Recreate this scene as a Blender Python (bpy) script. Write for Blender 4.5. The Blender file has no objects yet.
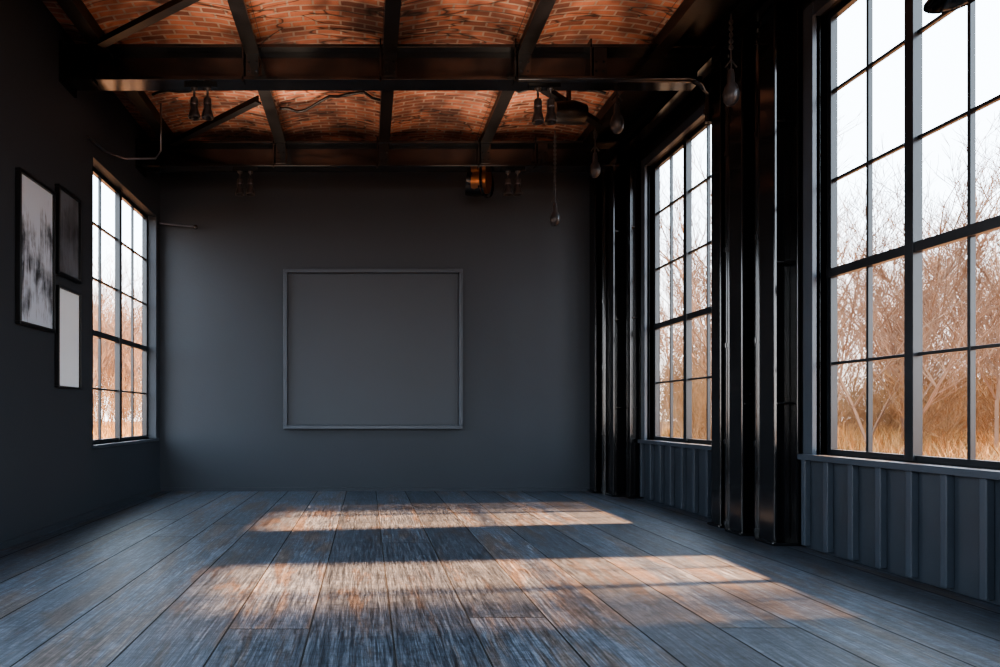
import bpy, bmesh, math, random
from mathutils import Vector, Matrix
S = bpy.context.scene
H = 1.2; F = 700.0; VX = 367.0; VY = 415.0
XL, XR, YB, YF, ZC = -3.268, 3.995, 11.05, -3.6, 5.33

# ---------------------------------------------------------------- materials
def newmat(name):
    m = bpy.data.materials.new(name); m.use_nodes = True
    nt = m.node_tree
    return m, nt, nt.nodes['Principled BSDF']

def simple(name, col, rough=0.5, metal=0.0, var=0.25, scale=3.0, bump=0.0, bscale=60.0, spec=0.5, rvar=0.0):
    m, nt, p = newmat(name)
    N, L = nt.nodes, nt.links
    tc = N.new('ShaderNodeTexCoord')
    n = N.new('ShaderNodeTexNoise'); n.inputs['Scale'].default_value = scale; n.inputs['Detail'].default_value = 5
    L.new(tc.outputs['Object'], n.inputs['Vector'])
    cr = N.new('ShaderNodeValToRGB')
    cr.color_ramp.elements[0].position = .3; cr.color_ramp.elements[1].position = .7
    cr.color_ramp.elements[0].color = [c*(1-var) for c in col]+[1]
    cr.color_ramp.elements[1].color = [min(1, c*(1+var)) for c in col]+[1]
    L.new(n.outputs['Fac'], cr.inputs['Fac']); L.new(cr.outputs['Color'], p.inputs['Base Color'])
    p.inputs['Roughness'].default_value = rough; p.inputs['Metallic'].default_value = metal
    p.inputs['Specular IOR Level'].default_value = spec
    if rvar:
        mr = N.new('ShaderNodeMapRange'); mr.inputs['To Min'].default_value = max(.05, rough-rvar); mr.inputs['To Max'].default_value = min(1, rough+rvar)
        L.new(n.outputs['Fac'], mr.inputs['Value']); L.new(mr.outputs[0], p.inputs['Roughness'])
    if bump:
        n2 = N.new('ShaderNodeTexNoise'); n2.inputs['Scale'].default_value = bscale; n2.inputs['Detail'].default_value = 4
        L.new(tc.outputs['Object'], n2.inputs['Vector'])
        b = N.new('ShaderNodeBump'); b.inputs['Strength'].default_value = bump; b.inputs['Distance'].default_value = .01
        L.new(n2.outputs['Fac'], b.inputs['Height']); L.new(b.outputs['Normal'], p.inputs['Normal'])
    return m

M_wall = simple('charcoal_plaster', (.030, .038, .049), .62, 0, .05, .8, .12, 45)
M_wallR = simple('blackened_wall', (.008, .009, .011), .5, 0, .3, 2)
M_panel = simple('grey_cladding', (.030, .038, .050), .38, 0, .12, 2.5, .05, 40)
M_trim = simple('window_casing_paint', (.044, .055, .072), .32, 0, .12, 2)
M_steel = simple('black_steel', (.008, .0085, .010), .14, .0, .2, 3, .03, 8, .8, .04)
M_rust = simple('ceiling_steel', (.007, .006, .006), .35, .0, .4, 5, .1, 30, .4, .08)
M_hook = simple('worn_iron', (.045, .045, .05), .35, .3, .3, 9)
M_wframe = simple('window_bar_paint', (.014, .017, .021), .28, 0, .2, 3)
M_board = simple('panel_grey', (.036, .045, .058), .5, 0, .04, .7)
M_boardf = simple('panel_frame_grey', (.044, .056, .074), .4, 0, .08, 3)
M_fr = simple('black_frame', (.006, .006, .007), .3)
M_chrome = simple('brushed_steel', (.15, .15, .17), .3, .9)
M_white = simple('white_print', (.82, .92, 1.0), .6, 0, .02, 2)
M_brass = simple('copper_duct', (.45, .2, .1), .3, .9)

def art_mat(name, c1, c2, sx, sz, p0=.38, p1=.56, grad=0.0):
    m, nt, p = newmat(name); N, L = nt.nodes, nt.links
    def mth(op, a, b=None, c=None):
        n = N.new('ShaderNodeMath'); n.operation = op
        for i, v in enumerate((a, b, c)):
            if v is None: continue
            if isinstance(v, (int, float)): n.inputs[i].default_value = v
            else: L.new(v, n.inputs[i])
        return n.outputs[0]
    tc = N.new('ShaderNodeTexCoord'); mp = N.new('ShaderNodeMapping')
    mp.inputs['Scale'].default_value = (1, sx, sz)
    L.new(tc.outputs['Object'], mp.inputs['Vector'])
    n = N.new('ShaderNodeTexNoise'); n.inputs['Scale'].default_value = 1.6; n.inputs['Detail'].default_value = 10; n.inputs['Roughness'].default_value = .75; n.inputs['Distortion'].default_value = .8
    L.new(mp.outputs[0], n.inputs['Vector'])
    mb = N.new('ShaderNodeTexNoise'); mb.inputs['Scale'].default_value = 3.0; mb.inputs['Detail'].default_value = 5; L.new(tc.outputs['Object'], mb.inputs['Vector'])
    v = mth('ADD', mth('MULTIPLY', mb.outputs['Fac'], .45), mth('MULTIPLY', n.outputs['Fac'], .55))
    if grad:
        sp = N.new('ShaderNodeSeparateXYZ'); L.new(tc.outputs['Object'], sp.inputs[0])
        # darker tree line across the middle of the print
        band = mth('ABSOLUTE', mth('SUBTRACT', sp.outputs['Z'], 2.62))
        v = mth('ADD', v, mth('MULTIPLY', mth('SUBTRACT', band, .25), grad))
    cr = N.new('ShaderNodeValToRGB'); e = cr.color_ramp.elements
    e[0].position = p0; e[0].color = (*c1, 1); e[1].position = p1; e[1].color = (*c2, 1)
    L.new(v, cr.inputs['Fac']); L.new(cr.outputs[0], p.inputs['Base Color'])
    p.inputs['Roughness'].default_value = .5
    return m
M_art1 = art_mat('monochrome_print_light', (.035, .045, .058), (.58, .67, .78), 10, 1.2, .42, .54, .14)
M_art2 = art_mat('monochrome_print_dark', (.02, .023, .027), (.14, .16, .19), 9, 1.2)

# floor
def floor_mat():
    m, nt, p = newmat('weathered_planks'); N, L = nt.nodes, nt.links
    def math_(op, a, b=None, clamp=False):
        n = N.new('ShaderNodeMath'); n.operation = op; n.use_clamp = clamp
        for i, v in enumerate((a, b)):
            if v is None: continue
            if isinstance(v, (int, float)): n.inputs[i].default_value = v
            else: L.new(v, n.inputs[i])
        return n.outputs[0]
    tc = N.new('ShaderNodeTexCoord'); sp = N.new('ShaderNodeSeparateXYZ'); L.new(tc.outputs['Object'], sp.inputs[0])
    W = .46
    u = math_('DIVIDE', math_('ADD', sp.outputs['X'], 20.10), W)
    idx = math_('FLOOR', u); fr = math_('FRACT', u)
    wn = N.new('ShaderNodeTexWhiteNoise'); wn.noise_dimensions = '1D'; L.new(idx, wn.inputs['W'])
    LN = 9.0
    v = math_('DIVIDE', math_('ADD', sp.outputs['Y'], math_('MULTIPLY', wn.outputs['Value'], 9.0)), LN)
    vi = math_('FLOOR', v); vf = math_('FRACT', v)
    wn2 = N.new('ShaderNodeTexWhiteNoise'); wn2.noise_dimensions = '2D'
    cb = N.new('ShaderNodeCombineXYZ'); L.new(idx, cb.inputs[0]); L.new(vi, cb.inputs[1]); L.new(cb.outputs[0], wn2.inputs['Vector'])
    rnd = wn2.outputs['Value']
    e1 = math_('MINIMUM', fr, math_('SUBTRACT', 1.0, fr)); g1 = math_('LESS_THAN', e1, .012)
    e2 = math_('MINIMUM', vf, math_('SUBTRACT', 1.0, vf)); g2 = math_('LESS_THAN', e2, .0005)
    gap = math_('MAXIMUM', g1, g2)
    gv = N.new('ShaderNodeCombineXYZ')
    L.new(math_('ADD', sp.outputs['X'], math_('MULTIPLY', rnd, 37.0)), gv.inputs[0])
    L.new(math_('ADD', sp.outputs['Y'], math_('MULTIPLY', rnd, 11.0)), gv.inputs[1])
    def noise(sx, sy, sc, det, rough=.6, dist=0):
        mp = N.new('ShaderNodeMapping'); mp.inputs['Scale'].default_value = (sx, sy, 1)
        L.new(gv.outputs[0], mp.inputs['Vector'])
        n = N.new('ShaderNodeTexNoise'); n.inputs['Scale'].default_value = sc; n.inputs['Detail'].default_value = det
        n.inputs['Roughness'].default_value = rough; n.inputs['Distortion'].default_value = dist
        L.new(mp.outputs[0], n.inputs['Vector']); return n.outputs['Fac']
    grain = noise(24, .8, 2.2, 10, .78, 1.2)
    fine = noise(95, 2.6, 2.0, 4, .65)
    patch = noise(4.0, .6, 1.3, 7, .75, .6)
    cross = noise(6, 12, 2.0, 5, .75, .8)
    def ramp(fac, stops):
        cr = N.new('ShaderNodeValToRGB'); el = cr.color_ramp.elements
        while len(el) < len(stops): el.new(.5)
        for i, (po, c) in enumerate(stops): el[i].position = po; el[i].color = (*c, 1)
        L.new(fac, cr.inputs['Fac']); return cr.outputs[0]
    def mix(t, a, b, f, blend='MIX'):
        n = N.new('ShaderNodeMix'); n.data_type = 'RGBA'; n.blend_type = blend
        if isinstance(f, (int, float)): n.inputs[0].default_value = f
        else: L.new(f, n.inputs[0])
        for i, vv in ((6, a), (7, b)):
            if isinstance(vv, tuple): n.inputs[i].default_value = (*vv, 1)
            else: L.new(vv, n.inputs[i])
        return n.outputs[2]
    grey = ramp(grain, [(.37, (.006, .009, .014)), (.48, (.054, .071, .098)), (.61, (.155, .19, .245))])
    brown = ramp(grain, [(.37, (.014, .010, .008)), (.49, (.078, .056, .042)), (.62, (.175, .135, .105))])
    pm = N.new('ShaderNodeMapRange'); pm.inputs['From Min'].default_value = .5; pm.inputs['From Max'].default_value = .6
    L.new(math_('ADD', patch, math_('MULTIPLY', math_('SUBTRACT', rnd, .5), .08)), pm.inputs['Value'])
    col = mix(0, grey, brown, math_('MULTIPLY', pm.outputs[0], .75))
    fm = N.new('ShaderNodeMapRange'); fm.inputs['From Min'].default_value = .3; fm.inputs['From Max'].default_value = .7; fm.inputs['To Min'].default_value = .4; fm.inputs['To Max'].default_value = 1.55
    L.new(fine, fm.inputs['Value'])
    cm = N.new('ShaderNodeMapRange'); cm.inputs['From Min'].default_value = .38; cm.inputs['From Max'].default_value = .54; cm.inputs['To Min'].default_value = .6; cm.inputs['To Max'].default_value = 1.08
    L.new(cross, cm.inputs['Value'])
    val = math_('MULTIPLY', math_('MULTIPLY', fm.outputs[0], cm.outputs[0]), math_('ADD', .7, math_('MULTIPLY', rnd, .55)))
    val = math_('MULTIPLY', val, math_('SUBTRACT', 1.0, math_('MULTIPLY', gap, .95)))
    vc = N.new('ShaderNodeCombineXYZ')
    for i in range(3): L.new(val, vc.inputs[i])
    col = mix(0, col, vc.outputs[0], 1.0, 'MULTIPLY')
    L.new(col, p.inputs['Base Color'])
    rr = N.new('ShaderNodeMapRange'); rr.inputs['To Min'].default_value = .30; rr.inputs['To Max'].default_value = .6
    L.new(grain, rr.inputs['Value']); L.new(math_('ADD', rr.outputs[0], math_('MULTIPLY', gap, .4)), p.inputs['Roughness'])
    hgt = math_('SUBTRACT', math_('ADD', math_('MULTIPLY', grain, .5), math_('MULTIPLY', fine, .3)), math_('MULTIPLY', gap, 1.5))
    b = N.new('ShaderNodeBump'); b.inputs['Strength'].default_value = .6; b.inputs['Distance'].default_value = .008
    L.new(hgt, b.inputs['Height']); L.new(b.outputs[0], p.inputs['Normal'])
    return m
M_floor = floor_mat()

def brick_mat():
    m, nt, p = newmat('red_brick_vault'); N, L = nt.nodes, nt.links
    tc = N.new('ShaderNodeTexCoord')
    b = N.new('ShaderNodeTexBrick'); b.inputs['Scale'].default_value = 1
    b.inputs['Brick Width'].default_value = .26; b.inputs['Row Height'].default_value = .092
    b.inputs['Mortar Size'].default_value = .013; b.inputs['Mortar Smooth'].default_value = .2
    b.inputs['Bias'].default_value = -.1
    b.inputs['Color1'].default_value = (.45, .17, .105, 1); b.inputs['Color2'].default_value = (.16, .062, .045, 1)
    b.inputs['Mortar'].default_value = (.36, .26, .21, 1)
    nz = N.new('ShaderNodeTexNoise'); nz.inputs['Scale'].default_value = 1.5
    L.new(tc.outputs['Object'], nz.inputs['Vector'])
    ad = N.new('ShaderNodeVectorMath'); ad.operation = 'MULTIPLY_ADD'; ad.inputs[1].default_value = (.05, .08, 0)
    L.new(nz.outputs['Color'], ad.inputs[0]); L.new(tc.outputs['Object'], ad.inputs[2])
    L.new(ad.outputs[0], b.inputs['Vector'])
    def rampnoise(sc, det, stops, scale=(1, 1, 1), dist=0):
        mp = N.new('ShaderNodeMapping'); mp.inputs['Scale'].default_value = scale; L.new(tc.outputs['Object'], mp.inputs[0])
        n1 = N.new('ShaderNodeTexNoise'); n1.inputs['Scale'].default_value = sc; n1.inputs['Detail'].default_value = det; n1.inputs['Roughness'].default_value = .65; n1.inputs['Distortion'].default_value = dist
        L.new(mp.outputs[0], n1.inputs[0])
        r1 = N.new('ShaderNodeValToRGB'); e = r1.color_ramp.elements
        while len(e) < len(stops): e.new(.5)
        for i, (po, c) in enumerate(stops): e[i].position = po; e[i].color = (*c, 1)
        L.new(n1.outputs['Fac'], r1.inputs['Fac']); return r1.outputs[0]
    def mul(a, c, f):
        mx = N.new('ShaderNodeMix'); mx.data_type = 'RGBA'; mx.blend_type = 'MULTIPLY'; mx.inputs[0].default_value = f
        L.new(a, mx.inputs[6]); L.new(c, mx.inputs[7]); return mx.outputs[2]
    c = mul(b.outputs['Color'], rampnoise(1.3, 3, [(.38, (.22, .2, .2)), (.6, (1.15, 1.08, 1.0))]), .85)
    c = mul(c, rampnoise(1.5, 3, [(.482, (1, 1, 1)), (.5, (.04, .03, .03)), (.518, (1, 1, 1))], (.35, 1.3, 1), .6), .9)
    L.new(c, p.inputs['Base Color'])
    p.inputs['Roughness'].default_value = .85
    n2 = N.new('ShaderNodeTexNoise'); n2.inputs['Scale'].default_value = 25; L.new(tc.outputs['Object'], n2.inputs['Vector'])
    mm = N.new('ShaderNodeMath'); mm.operation = 'MULTIPLY_ADD'; mm.inputs[1].default_value = -1.2
    L.new(b.outputs['Fac'], mm.inputs[0]); L.new(n2.outputs['Fac'], mm.inputs[2])
    bp = N.new('ShaderNodeBump'); bp.inputs['Strength'].default_value = .7; bp.inputs['Distance'].default_value = .012
    L.new(mm.outputs[0], bp.inputs['Height']); L.new(bp.outputs[0], p.inputs['Normal'])
    return m
M_brick = brick_mat()

def glass_mat():
    m = bpy.data.materials.new('window_glass'); m.use_nodes = True; nt = m.node_tree; N, L = nt.nodes, nt.links
    N.clear(); o = N.new('ShaderNodeOutputMaterial'); t = N.new('ShaderNodeBsdfTransparent'); g = N.new('ShaderNodeBsdfGlossy')
    g.inputs['Roughness'].default_value = .02; t.inputs['Color'].default_value = (.97, .98, 1, 1)
    mx = N.new('ShaderNodeMixShader'); mx.inputs[0].default_value = .05
    L.new(t.outputs[0], mx.inputs[1]); L.new(g.outputs[0], mx.inputs[2]); L.new(mx.outputs[0], o.inputs[0]); return m
M_glass = glass_mat()

# ---------------------------------------------------------------- mesh helper
class MB:
    def __init__(s): s.bm = bmesh.new(); s.mats = []
    def mi(s, m):
        if m not in s.mats: s.mats.append(m)
        return s.mats.index(m)
    def quadmesh(s, vs, fs, m, smooth=False):
        v = [s.bm.verts.new(p) for p in vs]; k = s.mi(m)
        for f in fs:
            try: fc = s.bm.faces.new([v[i] for i in f]); fc.material_index = k; fc.smooth = smooth
            except ValueError: pass
    def box(s, x0, x1, y0, y1, z0, z1, m, M=None):
        vs = [Vector((x, y, z)) for x in (x0, x1) for y in (y0, y1) for z in (z0, z1)]
        if M: vs = [M @ v for v in vs]
        s.quadmesh(vs, [(0, 1, 3, 2), (4, 6, 7, 5), (0, 4, 5, 1), (2, 3, 7, 6), (0, 2, 6, 4), (1, 5, 7, 3)], m)
    def bar(s, p0, p1, w, h, m):
        p0, p1 = Vector(p0), Vector(p1); d = (p1-p0); ln = d.length; q = d.to_track_quat('Y', 'Z')
        M = Matrix.Translation(p0) @ q.to_matrix().to_4x4()
        s.box(-w/2, w/2, 0, ln, -h/2, h/2, m, M)
    def tube(s, pts, rs, m, seg=10, cap=True):
        pts = [Vector(p) for p in pts]
        if isinstance(rs, (int, float)): rs = [rs]*len(pts)
        vs, fs = [], []
        for i, p in enumerate(pts):
            d = (pts[min(i+1, len(pts)-1)] - pts[max(i-1, 0)]).normalized()
            up = Vector((0, 0, 1)) if abs(d.z) < .9 else Vector((0, 1, 0))
            a = d.cross(up).normalized(); b = d.cross(a)
            for k in range(seg):
                t = 2*math.pi*k/seg; vs.append(p + a*math.cos(t)*rs[i] + b*math.sin(t)*rs[i])
        for i in range(len(pts)-1):
            for k in range(seg):
                fs.append((i*seg+k, i*seg+(k+1) % seg, (i+1)*seg+(k+1) % seg, (i+1)*seg+k))
        s.quadmesh(vs, fs, m, True)
        if cap:
            s.quadmesh(vs[:seg], [tuple(range(seg))], m); s.quadmesh(vs[-seg:], [tuple(range(seg))], m)
    def lathe(s, c, prof, m, seg=20):
        c = Vector(c); vs, fs = [], []
        for r, z in prof:
            for k in range(seg):
                t = 2*math.pi*k/seg; vs.append(c+Vector((r*math.cos(t), r*math.sin(t), z)))
        for i in range(len(prof)-1):
            for k in range(seg): fs.append((i*seg+k, i*seg+(k+1) % seg, (i+1)*seg+(k+1) % seg, (i+1)*seg+k))
        s.quadmesh(vs, fs, m, True)
    def ibeam_x(s, x0, x1, y, z0, z1, w, m, tf=.035, tw=.03):
        s.box(x0, x1, y-w/2, y+w/2, z0, z0+tf, m); s.box(x0, x1, y-w/2, y+w/2, z1-tf, z1, m); s.box(x0, x1, y-tw/2, y+tw/2, z0+tf, z1-tf, m)
    def obj(s, name, parent=None, bevel=0):
        bmesh.ops.recalc_face_normals(s.bm, faces=s.bm.faces[:])
        me = bpy.data.meshes.new(name); s.bm.to_mesh(me); s.bm.free()
        for m in s.mats: me.materials.append(m)
        o = bpy.data.objects.new(name, me); S.collection.objects.link(o)
        if parent: o.parent = parent
        if bevel:
            b = o.modifiers.new('bevel', 'BEVEL'); b.width = bevel; b.segments = 2; b.limit_method = 'ANGLE'
        return o
def empty(name):
    o = bpy.data.objects.new(name, None); S.collection.objects.link(o); return o
def wx(px, d): return (px-VX)*d/F
def wz(py, d): return H+(VY-py)*d/F

# ---------------------------------------------------------------- room shell
TR = .15; TL = .22; T = .3
b = MB(); b.box(XL-TL, XR+TR, YF-T, YB+T, -.2, 0, M_floor); b.obj('floor')
b = MB(); b.box(XL-TL, XR+TR, YB, YB+T, 0, ZC+.3, M_wall); b.obj('wall_back')
FX0, FX1, FZ0, FZ1 = -2.3, 3.0, .85, 4.6  # opening behind the camera, added for front fill on the back wall
b = MB()
b.box(XL-TL, FX0, YF-T, YF, 0, ZC+.3, M_wall); b.box(FX1, XR+TR, YF-T, YF, 0, ZC+.3, M_wall)
b.box(FX0, FX1, YF-T, YF, 0, FZ0, M_wall); b.box(FX0, FX1, YF-T, YF, FZ1, ZC+.3, M_wall); b.obj('wall_front')

def wall_side(name, x0, x1, ops, m, z0, z1):
    b = MB(); y = YF
    for a, c in ops:
        b.box(x0, x1, y, a, 0, ZC+.3, m)
        b.box(x0, x1, a, c, 0, z0, m); b.box(x0, x1, a, c, z1, ZC+.3, m)
        y = c
    b.box(x0, x1, y, YB, 0, ZC+.3, m)
    return b.obj(name)
RW = [(-3.0, -1.2), (.6, 2.5), (4.25, 6.17), (7.86, 9.9)]; RZ = (.85, 4.72)
LW = [(-3.0, -.5), (.1, 2.6), (3.2, 5.7), (8.35, 10.85)]; LZ = (.84, 4.28)  # middle two openings are out of view, added for more interior light
wall_side('wall_right', XR, XR+TR, RW, M_wallR, *RZ)
wall_side('wall_left', XL-TL, XL, LW, M_wall, *LZ)

def window(name, side, a, c, z0, z1, rows, thick_row, ncol=4):
    b = MB(); sx = 1 if side == 'R' else -1
    X0 = XR if side == 'R' else XL
    def bx(d0, d1, y0, y1, za, zb, m):
        p, q = X0+sx*d0, X0+sx*d1; b.box(min(p, q), max(p, q), y0, y1, za, zb, m)
    g0, g1 = (.06, .12) if side == 'R' else (.13, .19)
    fw = .05
    bx(g0, g1, a, a+fw, z0, z1, M_wframe); bx(g0, g1, c-fw, c, z0, z1, M_wframe)
    bx(g0+.001, g1-.001, a, c, z0, z0+fw, M_wframe); bx(g0+.001, g1-.001, a, c, z1-fw, z1, M_wframe)
    for i in range(1, ncol):
        y = a+(c-a)*i/ncol; w = .042 if i*2 == ncol else .013
        bx(g0-(.025 if i*2 == ncol else -.01), g1-.012, y-w, y+w, z0+.01, z1-.01, M_wframe)
    for k, z in enumerate(rows):
        w = .038 if k == thick_row else .013
        bx(g0-(.015 if k == thick_row else -.012), g1-.014, a+.01, c-.01, z-w, z+w, M_wframe)
    gm = X0+sx*((g0+g1)/2+.005)
    b.quadmesh([(gm, a, z0), (gm, c, z0), (gm, c, z1), (gm, a, z1)], [(0, 1, 2, 3)], M_glass)
    if side == 'R':
        cw = .13
        bx(-.07, 0, a-cw, a, z0-.03, z1+.12, M_trim); bx(-.07, 0, c, c+cw, z0-.03, z1+.12, M_trim)
        bx(-.065, 0, a, c, z1, z1+.115, M_trim)
        bx(-.11, g0, a-cw-.02, c+cw+.02, z0-.05, z0, M_trim)
        bx(-.035, g0, c, c+.004, z0, z1, M_trim)
    else:
        bx(-.04, g0, a-.03, c+.03, z0-.04, z0, M_trim)
    return b.obj(name, bevel=.004)
RR = [1.65, 2.44, 3.25, 4.03]
nw = 0
for (a, c) in reversed(RW): nw += 1; window('window_%d' % nw, 'R', a, c, RZ[0], RZ[1], RR, 1)
LR = [.84+.69*k for k in range(1, 5)]
for (a, c) in reversed(LW): nw += 1; window('window_%d' % nw, 'L', a, c, LZ[0], LZ[1], LR, 1)
b = MB(); nw += 1; y0, y1 = YF-.12, YF-.06
for k in range(9):
    x = FX0+(FX1-FX0)*k/8; w = .05 if k % 4 == 0 else .015; b.box(x-w, x+w, y0, y1, FZ0, FZ1, M_wframe)
for k in range(6):
    z = FZ0+(FZ1-FZ0)*k/5; w = .04 if k in (0, 2, 5) else .014; b.box(FX0, FX1, y0+.005, y1-.005, z-w, z+w, M_wframe)
b.quadmesh([(FX0, y0+.03, FZ0), (FX1, y0+.03, FZ0), (FX1, y0+.03, FZ1), (FX0, y0+.03, FZ1)], [(0, 1, 2, 3)], M_glass)
b.obj('window_%d' % nw)

for i, (a, c) in enumerate(reversed(RW)):
    b = MB(); a0, c0 = a-.15, c+.15
    b.box(XR-.03, XR-.002, a0, c0, 0.002, .80, M_panel)
    n = 8
    for k in range(n):
        y = a0+.04+(c0-a0-.08)*k/(n-1)
        b.box(XR-.085, XR-.03, y-.028, y+.028, 0.03, .80, M_trim)
    b.obj('trim_%d' % (i+1), bevel=.006)

b = MB(); b.box(XL+.02, XR, YB-.02, YB, 0, .06, M_wall); b.obj('baseboard_back')
b = MB(); b.box(XL, XL+.02, YF, YB, 0, .06, M_wall); b.obj('baseboard_left')

# ---------------------------------------------------------------- ceiling
RX = [-2.83, -1.23, .245, 1.69, 3.14]
b = MB()
b.box(XL-TL, XR+TR, YF-T, YB+T, ZC+.22, ZC+.4, M_brick)
edges = [XL-1.1] + RX
for i in range(len(edges)-1):
    x0, x1 = edges[i], edges[i+1]; n = 14; vs = []; fs = []
    for k in range(n+1):
        t = k/n; x = x0+(x1-x0)*t; z = ZC-.05+.10*math.sin(math.pi*t)**.8
        vs += [(x, YF, z), (x, YB, z)]
    for k in range(n): fs.append((2*k, 2*k+1, 2*k+3, 2*k+2))
    if i == 0:
        vs = [(max(v[0], XL-.05), v[1], v[2]) for v in vs]
    b.quadmesh(vs, fs, M_brick, True)
b.box(3.14, XR, YF, YB, 5.2, ZC+.22, M_rust)
b.obj('ceiling')

for x in RX:
    b = MB(); w = .15
    b.box(x-w/2, x+w/2, YF, YB, 5.07, 5.10, M_rust); b.box(x-.02, x+.02, YF, YB, 5.10, 5.30, M_rust)
    b.box(x-w/2, x+w/2, YF, YB, 5.30, 5.33, M_rust)
    b.obj('ceiling_rafter')
for (p0, p1) in [((-2.74, 7.2, 5.0), (-1.32, 6.2, 5.0)), ((-2.74, 9.85, 5.0), (-1.32, 8.5, 5.0)), ((1.78, 7.9, 5.0), (3.05, 9.2, 5.0)), ((-2.74, 4.2, 5.0), (-1.32, 3.2, 5.0))]:
    b = MB(); b.bar(p0, p1, .09, .02, M_rust); b.bar((p0[0], p0[1], 5.04), (p1[0], p1[1], 5.04), .02, .08, M_rust)
    b.obj('diagonal_brace')
random.seed(4)
for (x0, x1, y) in [(-1.15, .18, 6.7), (.3, 1.6, 6.6), (1.8, 3.0, 6.5), (-1.15, .18, 8.4), (.3, 1.6, 8.5), (-2.7, -1.3, 8.9), (1.8, 3.0, 8.6), (-1.15, .18, 9.3)]:
    b = MB(); pts = []; n = 12; y0 = y
    for k in range(n+1):
        t = k/n; y0 += random.uniform(-.1, .1)
        pts.append((x0+(x1-x0)*t, y0, 5.24+.06*math.sin(math.pi*t)-.05*math.sin(2*math.pi*t)))
    b.tube(pts, .018, M_rust, 6); b.obj('ceiling_cable')

def cross_beam(y, z0, z1):
    b = MB()
    b.ibeam_x(XL, 3.59, y, z0, z1, .26, M_steel)
    for x in RX[:-1]+[2.5]:
        b.box(x-.07, x+.07, y-.125, y+.125, z0+.035, z1-.035, M_steel)
        b.box(x-.11, x-.09, y-.13, y-.02, z0-.02, z1+.06, M_steel)
        for dx in (-.04, .04):
            for dz in (.1, .2): b.tube([(x+dx, y-.125, z0+dz), (x+dx, y-.145, z0+dz)], .013, M_steel, 6)
    b.box(XL, XL+.03, y-.2, y+.2, z0-.05, z1, M_steel)
    b.obj('cross_beam', bevel=.003)
for y in (7.62, 5.2, 2.75, .3): cross_beam(y, 4.79, 5.17)
cross_beam(10.08, 4.74, 5.10)

# ---------------------------------------------------------------- steel columns
def hcol(y, x0, x1, w, z1=4.97):
    b = MB(); t = .03
    b.box(x0, x0+t, y-w/2, y+w/2, 0, z1, M_steel); b.box(x1-t, x1, y-w/2, y+w/2, 0, z1, M_steel)
    b.box(x0+t, x1-t, y-.018, y+.018, 0, z1, M_steel)
    b.box(x0-.03, x1, y-w/2-.03, y+w/2+.03, 0, .03, M_steel)
    for z in (1.3, 2.6, 3.9): b.box(x0+t, x1-t, y-w/2+.01, y+w/2-.01, z, z+.02, M_steel)
    b.obj('steel_column', bevel=.008)
def pipe(x, y, r, z1=4.95):
    b = MB(); b.tube([(x, y, 0), (x, y, z1)], r, M_steel, 20)
    for z in (.05, .9, 1.9, 2.9, 3.9, 4.8): b.tube([(x, y, z), (x, y, z+.05)], r*1.25, M_steel, 20)
    for z in (1.4, 3.4): b.box(x, XR-.002, y-.015, y+.015, z, z+.03, M_steel)
    b.obj('riser_pipe')
hcol(10.88, 3.50, 3.98, .26); hcol(10.42, 3.62, 3.98, .24); hcol(10.14, 3.78, 3.98, .15)
pipe(3.62, 10.65, .05)
for base in (6.17, 2.5, -1.2):
    hcol(base+1.38, 3.76, 3.98, .2); hcol(base+.9, 3.72, 3.98, .24); hcol(base+.38, 3.74, 3.98, .24)
    pipe(3.80, base+1.15, .055); pipe(3.82, base+.64, .045)
b = MB()
b.box(3.61, 3.98, YF+.01, YB-.01, 4.98, 5.02, M_steel); b.box(3.94, 3.98, YF+.01, YB-.01, 5.02, 5.19, M_steel); b.box(3.61, 3.64, YF+.01, YB-.01, 4.98, 5.19, M_steel)
for k in range(27):
    y = YF+.3+k*.52; b.bar((3.8, y, 5.02), (3.8, y+.4, 5.18), .03, .03, M_steel)
b.obj('header_girder')

# ---------------------------------------------------------------- wall panel & pictures
b = MB(); x0, x1, z0, z1 = -1.31, 1.50, .98, 3.49; fw = .06
b.box(x0+fw, x1-fw, YB-.035, YB, z0+fw, z1-fw, M_board)
b.box(x0, x1, YB-.09, YB, z0, z0+fw, M_boardf); b.box(x0, x1, YB-.09, YB, z1-fw, z1, M_boardf)
b.box(x0, x0+fw, YB-.09, YB, z0+fw, z1-fw, M_boardf); b.box(x1-fw, x1, YB-.09, YB, z0+fw, z1-fw, M_boardf)
b.obj('framed_wall_panel', bevel=.006)
def picture(y0, y1, z0, z1, art, mw=.03):
    b = MB(); d = .05
    b.box(XL, XL+.025, y0+mw, y1-mw, z0+mw, z1-mw, art)
    for A in ((y0, y1, z0, z0+mw), (y0, y1, z1-mw, z1), (y0, y0+mw, z0+mw, z1-mw), (y1-mw, y1, z0+mw, z1-mw)):
        b.box(XL, XL+d, *A, M_fr)
    b.obj('picture_frame', bevel=.003)
picture(6.50, 7.25, 2.05, 3.50, M_art1)
picture(7.32, 7.90, 2.68, 3.62, M_art2)
picture(7.32, 7.90, 1.49, 2.56, M_white, mw=.018)

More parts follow.
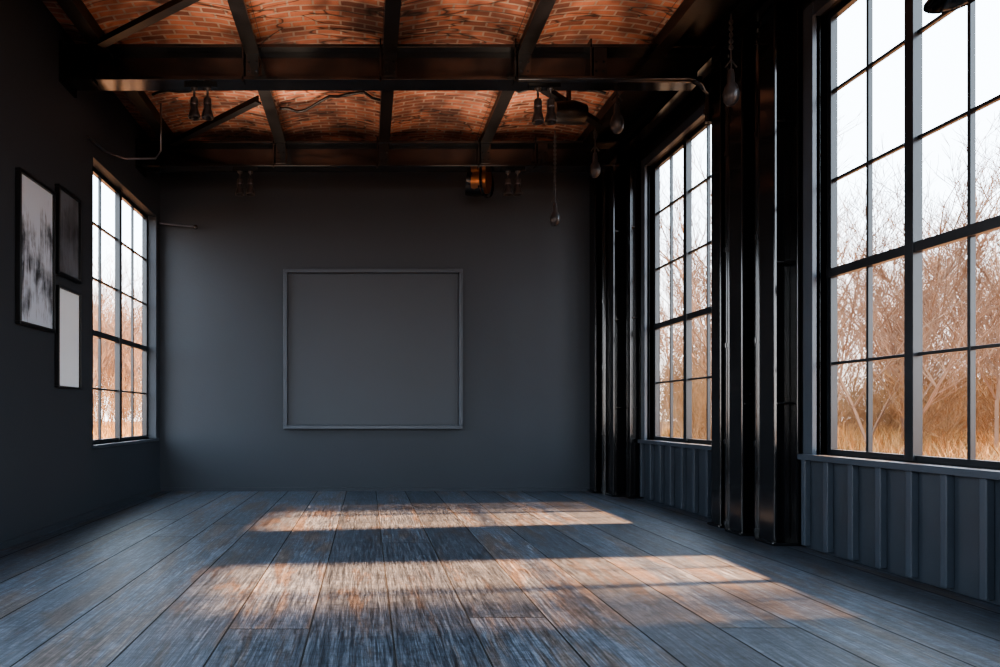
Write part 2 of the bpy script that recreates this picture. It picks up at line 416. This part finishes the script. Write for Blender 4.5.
# ---------------------------------------------------------------- lamps and hanging things
def spot_pair(xa, xb, y, ztop, L):
    e = empty('track_light')
    b = MB(); b.box(xa-.1, xb+.1, y-.03, y+.03, ztop-.03, ztop, M_steel); b.obj('rail', e)
    for i, x in enumerate((xa, xb)):
        b = MB()
        b.lathe((x, y, ztop-.03), [(0, 0), (.035, 0), (.035, -.02), (.012, -.03), (.012, -L*.3), (.035, -L*.33), (.042, -L*.4), (.042, -L*.72), (.05, -L*.74), (.066, -L*.95), (.066, -L), (.058, -L), (.045, -L*.85), (0, -L*.83)], M_hook)
        b.lathe((x, y, ztop-.03), [(.0435, -L*.52), (.045, -L*.53), (.045, -L*.56), (.0435, -L*.57)], M_chrome)
        b.obj('lamp_head_%d' % (i+1), e)
spot_pair(-1.88, -1.735, 7.62, 4.79, .33); spot_pair(1.86, 2.0, 7.62, 4.79, .38)
spot_pair(-1.83, -1.68, 10.08, 4.74, .34); spot_pair(2.03, 2.17, 10.08, 4.74, .34)

def bulb(x, y, ztop, zbot, s=1.0):
    b = MB(); L = ztop-zbot
    b.tube([(x, y, ztop), (x, y, zbot+.26*s)], .009, M_hook, 6)
    z = zbot+.5*s
    while z < ztop-.05:
        b.tube([(x+.018*math.cos(t), y, z+.024*math.sin(t)) for t in [k*math.pi/4 for k in range(9)]], .006, M_hook, 5, False); z += .06
    b.lathe((x, y, zbot), [(0, .32*s), (.02*s, .31*s), (.028*s, .27*s), (.03*s, .2*s), (.05*s, .17*s), (.068*s, .11*s), (.062*s, .05*s), (.035*s, .01*s), (0, 0)], M_hook)
    b.tube([(x-.05*s, y, zbot+.33*s), (x, y, zbot+.4*s), (x+.05*s, y, zbot+.33*s)], .008, M_hook, 6)
    b.obj('hanging_hook_block')
bulb(wx(617, 7.9), 7.9, 5.1, wz(134, 7.9), 1.15); bulb(wx(595, 9.5), 9.5, 5.1, wz(178, 9.5), 1.1); bulb(wx(555, 9.6), 9.6, 5.1, wz(226, 9.6))
bulb(wx(731, 6.6), 6.6, 4.98, wz(106, 6.6), 1.1)

b = MB(); y = 7.42; z = 4.76
pts = [(1.6, y, z), (3.4, y, z)]+[(3.4+.22*math.sin(t), y, z-.22+.22*math.cos(t)) for t in [k*math.pi/12 for k in range(1, 7)]]+[(3.62, y, 4.3)]
b.tube(pts, .035, M_steel, 14); b.tube([(3.62, y, 4.44), (3.62, y, 4.38)], .05, M_steel, 14)
b.obj('conduit_pipe')
b = MB()
b.tube([(1.5, 10.5, 4.7), (1.66, 10.47, 4.68), (1.76, 10.4, 4.66)], [.2, .21, .2], M_steel, 24, False)
b.tube([(1.76, 10.4, 4.66), (1.79, 10.38, 4.66)], [.23, .23], M_steel, 24, False)
b.tube([(1.6, 10.45, 4.68), (1.80, 10.36, 4.66)], .18, M_brass, 24)
b.tube([(1.66, 10.47, 4.7), (1.66, 10.47, 5.28)], .05, M_steel, 10)
b.obj('ventilation_duct')
b = MB(); b.tube([(2.25, 8.4, 4.83), (2.45, 8.4, 4.83), (2.6, 8.45, 4.83)], [.12, .14, .12], M_rust, 24); b.tube([(2.42, 8.4, 4.9), (2.42, 8.4, 5.3)], .03, M_steel, 8)
b.obj('ventilation_duct')
b = MB(); b.tube([(XL+.04, 8.1, 4.42), (XL+.05, 8.6, 4.44), (XL+.2, 8.9, 4.46), (XL+.55, 9.0, 4.5), (XL+.62, 9.0, 4.6), (XL+.62, 9.0, 5.2)], .014, M_chrome, 8); b.obj('wall_conduit')
b = MB(); b.tube([(XL+.02, 10.95, 4.2), (XL+.3, 10.97, 4.17), (XL+.55, 10.97, 4.15)], .014, M_chrome, 8); b.lathe((XL+.58, 10.97, 4.12), [(0, .06), (.03, .05), (.035, 0), (0, -.01)], M_steel); b.obj('wall_bracket_rod')
b = MB(); px, py, pz = wx(952, 4.0), 4.0, wz(1, 4.0)
b.lathe((px, py, pz), [(.13, 0), (.13, .012), (.11, .04), (.06, .08), (.03, .1), (.03, .18), (0, .18)], M_steel, 28); b.tube([(px, py, pz+.18), (px, py, 5.2)], .01, M_steel, 6)
b.obj('pendant_lamp')

# ---------------------------------------------------------------- outdoors
M_twig = simple('bare_twig', (.20, .125, .08), .9, 0, .5, .3)
M_shrub = simple('golden_brush', (.22, .135, .065), .9, 0, .5, .5)
M_reed = simple('dry_reed', (.34, .20, .08), .9, 0, .45, .6)
M_ground = simple('dry_field', (.16, .10, .055), 1, 0, .3, .3)
M_leaf = simple('evergreen_leaf', (.03, .05, .02), .8, 0, .4, .8)
b = MB()
for q in ([(-150, -60), (XL-TL-.01, -60), (XL-TL-.01, 160), (-150, 160)], [(XR+TR+.01, -60), (150, -60), (150, 160), (XR+TR+.01, 160)], [(XL-TL-.01, YB+T+.01), (XR+TR+.01, YB+T+.01), (XR+TR+.01, 160), (XL-TL-.01, 160)], [(XL-TL-.01, -60), (XR+TR+.01, -60), (XR+TR+.01, YF-T-.01), (XL-TL-.01, YF-T-.01)]):
    b.quadmesh([(x, y, -.25) for x, y in q], [(0, 1, 2, 3)], M_ground)
b.obj('ground')

def rawmesh(name, vs, fs, m):
    me = bpy.data.meshes.new(name); me.from_pydata(vs, [], fs); me.materials.append(m)
    return me
def tree_mesh(seed, stems=1, L0=(4, 5.4), r0=.05, mat=None, spread=.25, ml=4, up=.5, nb=(2, 3), rmin=.005):
    R = random.Random(seed); vs, fs = [], []
    def seg(p0, p1, ra, rb):
        d = (p1-p0).normalized(); a = d.orthogonal().normalized(); c = d.cross(a); n = len(vs)
        for p, r in ((p0, ra), (p1, rb)):
            for k in range(3):
                t = k*2.0944; q = p+a*math.cos(t)*r+c*math.sin(t)*r; vs.append(q[:])
        for k in range(3): fs.append((n+k, n+(k+1) % 3, n+3+(k+1) % 3, n+3+k))
    def grow(p, d, L, r, lev):
        n = 5 if lev == 0 else (4 if lev < 2 else (3 if lev < 4 else 2))
        for i in range(n):
            d = (d+Vector((R.uniform(-1, 1), R.uniform(-1, 1), R.uniform(-.4, .9)))*.16).normalized()
            q = p+d*L/n; seg(p, q, r*(1-i/n*.5), r*(1-(i+1)/n*.5)); p = q
            if lev < ml and (i > 0 or lev > 0):
                for _ in range(R.choice((1, 2, 2)) if lev else R.choice(nb)):
                    ax = Vector((R.uniform(-1, 1), R.uniform(-1, 1), R.uniform(-.3, .3)+up*.5)).normalized()
                    nd = (d*.9+ax*.8).normalized()
                    grow(p, nd, L*R.uniform(.38, .6), max(r*.5, rmin), lev+1)
    for s in range(stems):
        grow(Vector((R.uniform(-.3, .3), R.uniform(-.3, .3), -.3)), Vector((R.uniform(-spread, spread), R.uniform(-spread, spread), 1)).normalized(), R.uniform(*L0), r0, 0)
    return rawmesh('bare_tree_mesh', vs, fs, mat or M_twig)
def reed_mesh(seed):
    R = random.Random(seed); vs, fs = [], []
    for _ in range(240):
        x, y = R.uniform(-1, 1), R.uniform(-1, 1); h = R.uniform(.3, 1.1); w = R.uniform(.006, .014); an = R.uniform(0, 6.28)
        dx, dy = math.cos(an)*w, math.sin(an)*w; lx, ly = R.uniform(-.5, .5), R.uniform(-.5, .5); n = len(vs)
        vs += [(x-dx, y-dy, 0), (x+dx, y+dy, 0), (x+lx*.4+dx, y+ly*.4+dy, h*.6), (x+lx*.4-dx, y+ly*.4-dy, h*.6), (x+lx, y+ly, h)]
        fs += [(n, n+1, n+2, n+3), (n+3, n+2, n+4)]
    return rawmesh('reed_clump_mesh', vs, fs, M_reed)
def sun_blocker_mesh(seed, h=12.5, r=.80, nl=6200):  # leafy column used only as an unseen sun blocker
    R = random.Random(seed); vs, fs = [], []
    for k in range(6):
        a = k*math.pi/3; vs.append((.12*math.cos(a), .12*math.sin(a), -.3))
    for k in range(6):
        a = k*math.pi/3; vs.append((.02*math.cos(a), .02*math.sin(a), h*.95))
    for k in range(6): fs.append((k, (k+1) % 6, 6+(k+1) % 6, 6+k))
    for _ in range(nl):
        t = R.random()**.8; z = .5+t*(h-.5); rr = r*min(1, t*6+.4)*(1-t**6)*math.sqrt(R.random())*(1+.15*math.sin(z*3)); a = R.uniform(0, 6.28)
        c = Vector((rr*math.cos(a), rr*math.sin(a), z)); s = R.uniform(.04, .12)
        u = Vector((R.uniform(-1, 1), R.uniform(-1, 1), R.uniform(0, 2))).normalized(); w = u.orthogonal().normalized(); n = len(vs)
        vs += [(c-w*s*.5)[:], (c+w*s*.5)[:], (c+u*s*2)[:]]; fs.append((n, n+1, n+2))
    return rawmesh('cypress_mesh', vs, fs, M_leaf)
TM = [tree_mesh(i+3, 1, (4.4, 5.6), .045, None, .22, 4, .6, (2, 3)) for i in range(5)]; RM = [reed_mesh(i) for i in range(3)]
SM = [tree_mesh(i+40, 4, (1.6, 2.6), .014, M_shrub, .6, 3, .5) for i in range(3)]
thicket = empty('bare_tree_thicket')
R = random.Random(11)
def inst(me, x, y, s, par, nm, sz=None):
    o = bpy.data.objects.new(nm, me); o.location = (x, y, -.25); o.rotation_euler = (0, 0, R.uniform(0, 6.28)); o.scale = (s, s, sz or s*R.uniform(.85, 1.15)); o.parent = par; S.collection.objects.link(o)
for _ in range(58):
    y = R.uniform(17, 40); inst(R.choice(TM), y*R.uniform(.4, 1.0), y, R.uniform(.8, 1.2), thicket, 'tree')
for _ in range(30): inst(R.choice(TM), R.uniform(18, 40), R.uniform(-5, 40), R.uniform(.8, 1.1), thicket, 'tree')
for _ in range(48):
    y = R.uniform(30, 70); inst(R.choice(TM), -y*R.uniform(.30, .48), y, R.uniform(.95, 1.35), thicket, 'tree')
for _ in range(80):
    y = R.uniform(18, 40); inst(R.choice(SM), y*R.uniform(.4, 1.0), y, R.uniform(.7, 1.05), thicket, 'shrub')
for _ in range(40): inst(R.choice(SM), R.uniform(16, 34), R.uniform(-4, 30), R.uniform(.8, 1.2), thicket, 'shrub')
for _ in range(70): inst(R.choice(SM), R.uniform(-32, -11), R.uniform(14, 60), R.uniform(.8, 1.2), thicket, 'shrub')
for _ in range(380): inst(R.choice(RM), R.uniform(12.5, 34), R.uniform(4, 44), R.uniform(.8, 1.15), thicket, 'reed_clump')
for _ in range(120): inst(R.choice(RM), R.uniform(-30, -9), R.uniform(10, 60), R.uniform(.8, 1.1), thicket, 'reed_clump')
CM = sun_blocker_mesh(1)
for (x, y) in [(11.0, 5.35), (11.0, 10.40), (11.2, 2.4)]:  # added out of view to block sun and narrow the floor patches
    o = bpy.data.objects.new('cypress_tree', CM); o.location = (x, y, -.25); S.collection.objects.link(o)

# ---------------------------------------------------------------- light
w = bpy.data.worlds.new('World'); S.world = w; w.use_nodes = True; nt = w.node_tree; N, L = nt.nodes, nt.links
bg = N['Background']; bg.inputs['Strength'].default_value = 6.8
tc = N.new('ShaderNodeTexCoord'); sp = N.new('ShaderNodeSeparateXYZ'); L.new(tc.outputs['Generated'], sp.inputs[0])
cr = N.new('ShaderNodeValToRGB'); e = cr.color_ramp.elements
e[0].position = 0; e[0].color = (1, .95, .9, 1); e[1].position = .25; e[1].color = (.75, .88, 1, 1)
L.new(sp.outputs['Z'], cr.inputs['Fac']); L.new(cr.outputs[0], bg.inputs['Color'])

def lamp(name, kind, loc, energy, col, direction=(0, 0, -1), **kw):
    l = bpy.data.lights.new(name, kind); l.energy = energy; l.color = col
    for k, v in kw.items(): setattr(l, k, v)
    o = bpy.data.objects.new(name, l); o.location = loc
    o.rotation_euler = Vector(direction).to_track_quat('-Z', 'Y').to_euler(); S.collection.objects.link(o); return o
lamp('sun', 'SUN', (20, 5, 20), 46, (1, .52, .25), (-1, -.12, -.9), angle=.05)
for a, c in RW:
    o = lamp('window_portal', 'AREA', (XR+TR+.02, (a+c)/2, 2.78), 1, (1, 1, 1), (-1, 0, 0), shape='RECTANGLE'); o.data.cycles.is_portal = True
    o.rotation_euler = (0, math.pi/2, 0); o.data.size = 3.9; o.data.size_y = c-a
for a, c in LW:
    o = lamp('window_portal', 'AREA', (XL-TL-.02, (a+c)/2, 2.56), 1, (1, 1, 1), (1, 0, 0), shape='RECTANGLE'); o.data.cycles.is_portal = True
    o.rotation_euler = (0, -math.pi/2, 0); o.data.size = 3.5; o.data.size_y = 2.5
o = lamp('window_portal', 'AREA', ((FX0+FX1)/2, YF-T-.02, (FZ0+FZ1)/2), 1, (1, 1, 1), (0, 1, 0), shape='RECTANGLE'); o.data.cycles.is_portal = True
o.data.size = FX1-FX0; o.data.size_y = FZ1-FZ0
for x in (-1.2, 1.6):  # added warm fill with no fixture, aimed up at the brick vaults
    for y in (6.3, 8.7):
        lamp('ceiling_uplight', 'AREA', (x, y, 4.1), 20, (1, .78, .60), (0.1, .15, 1), shape='RECTANGLE', size=1.2, size_y=.6, spread=2.2)

# ---------------------------------------------------------------- camera
cd = bpy.data.cameras.new('camera'); co = bpy.data.objects.new('camera', cd); S.collection.objects.link(co)
cd.sensor_width = 36; cd.lens = F*36/1000; cd.sensor_fit = 'HORIZONTAL'
co.location = (0, 0, H); co.rotation_euler = (math.pi/2, 0, 0)
cd.shift_x = (500-VX)/1000; cd.shift_y = (VY-333.5)/1000
cd.clip_end = 400
S.camera = co
S.view_settings.view_transform = 'AgX'
try: S.view_settings.look = 'AgX - Medium High Contrast'
except Exception as ex: print(ex)
S.view_settings.exposure = 0.3
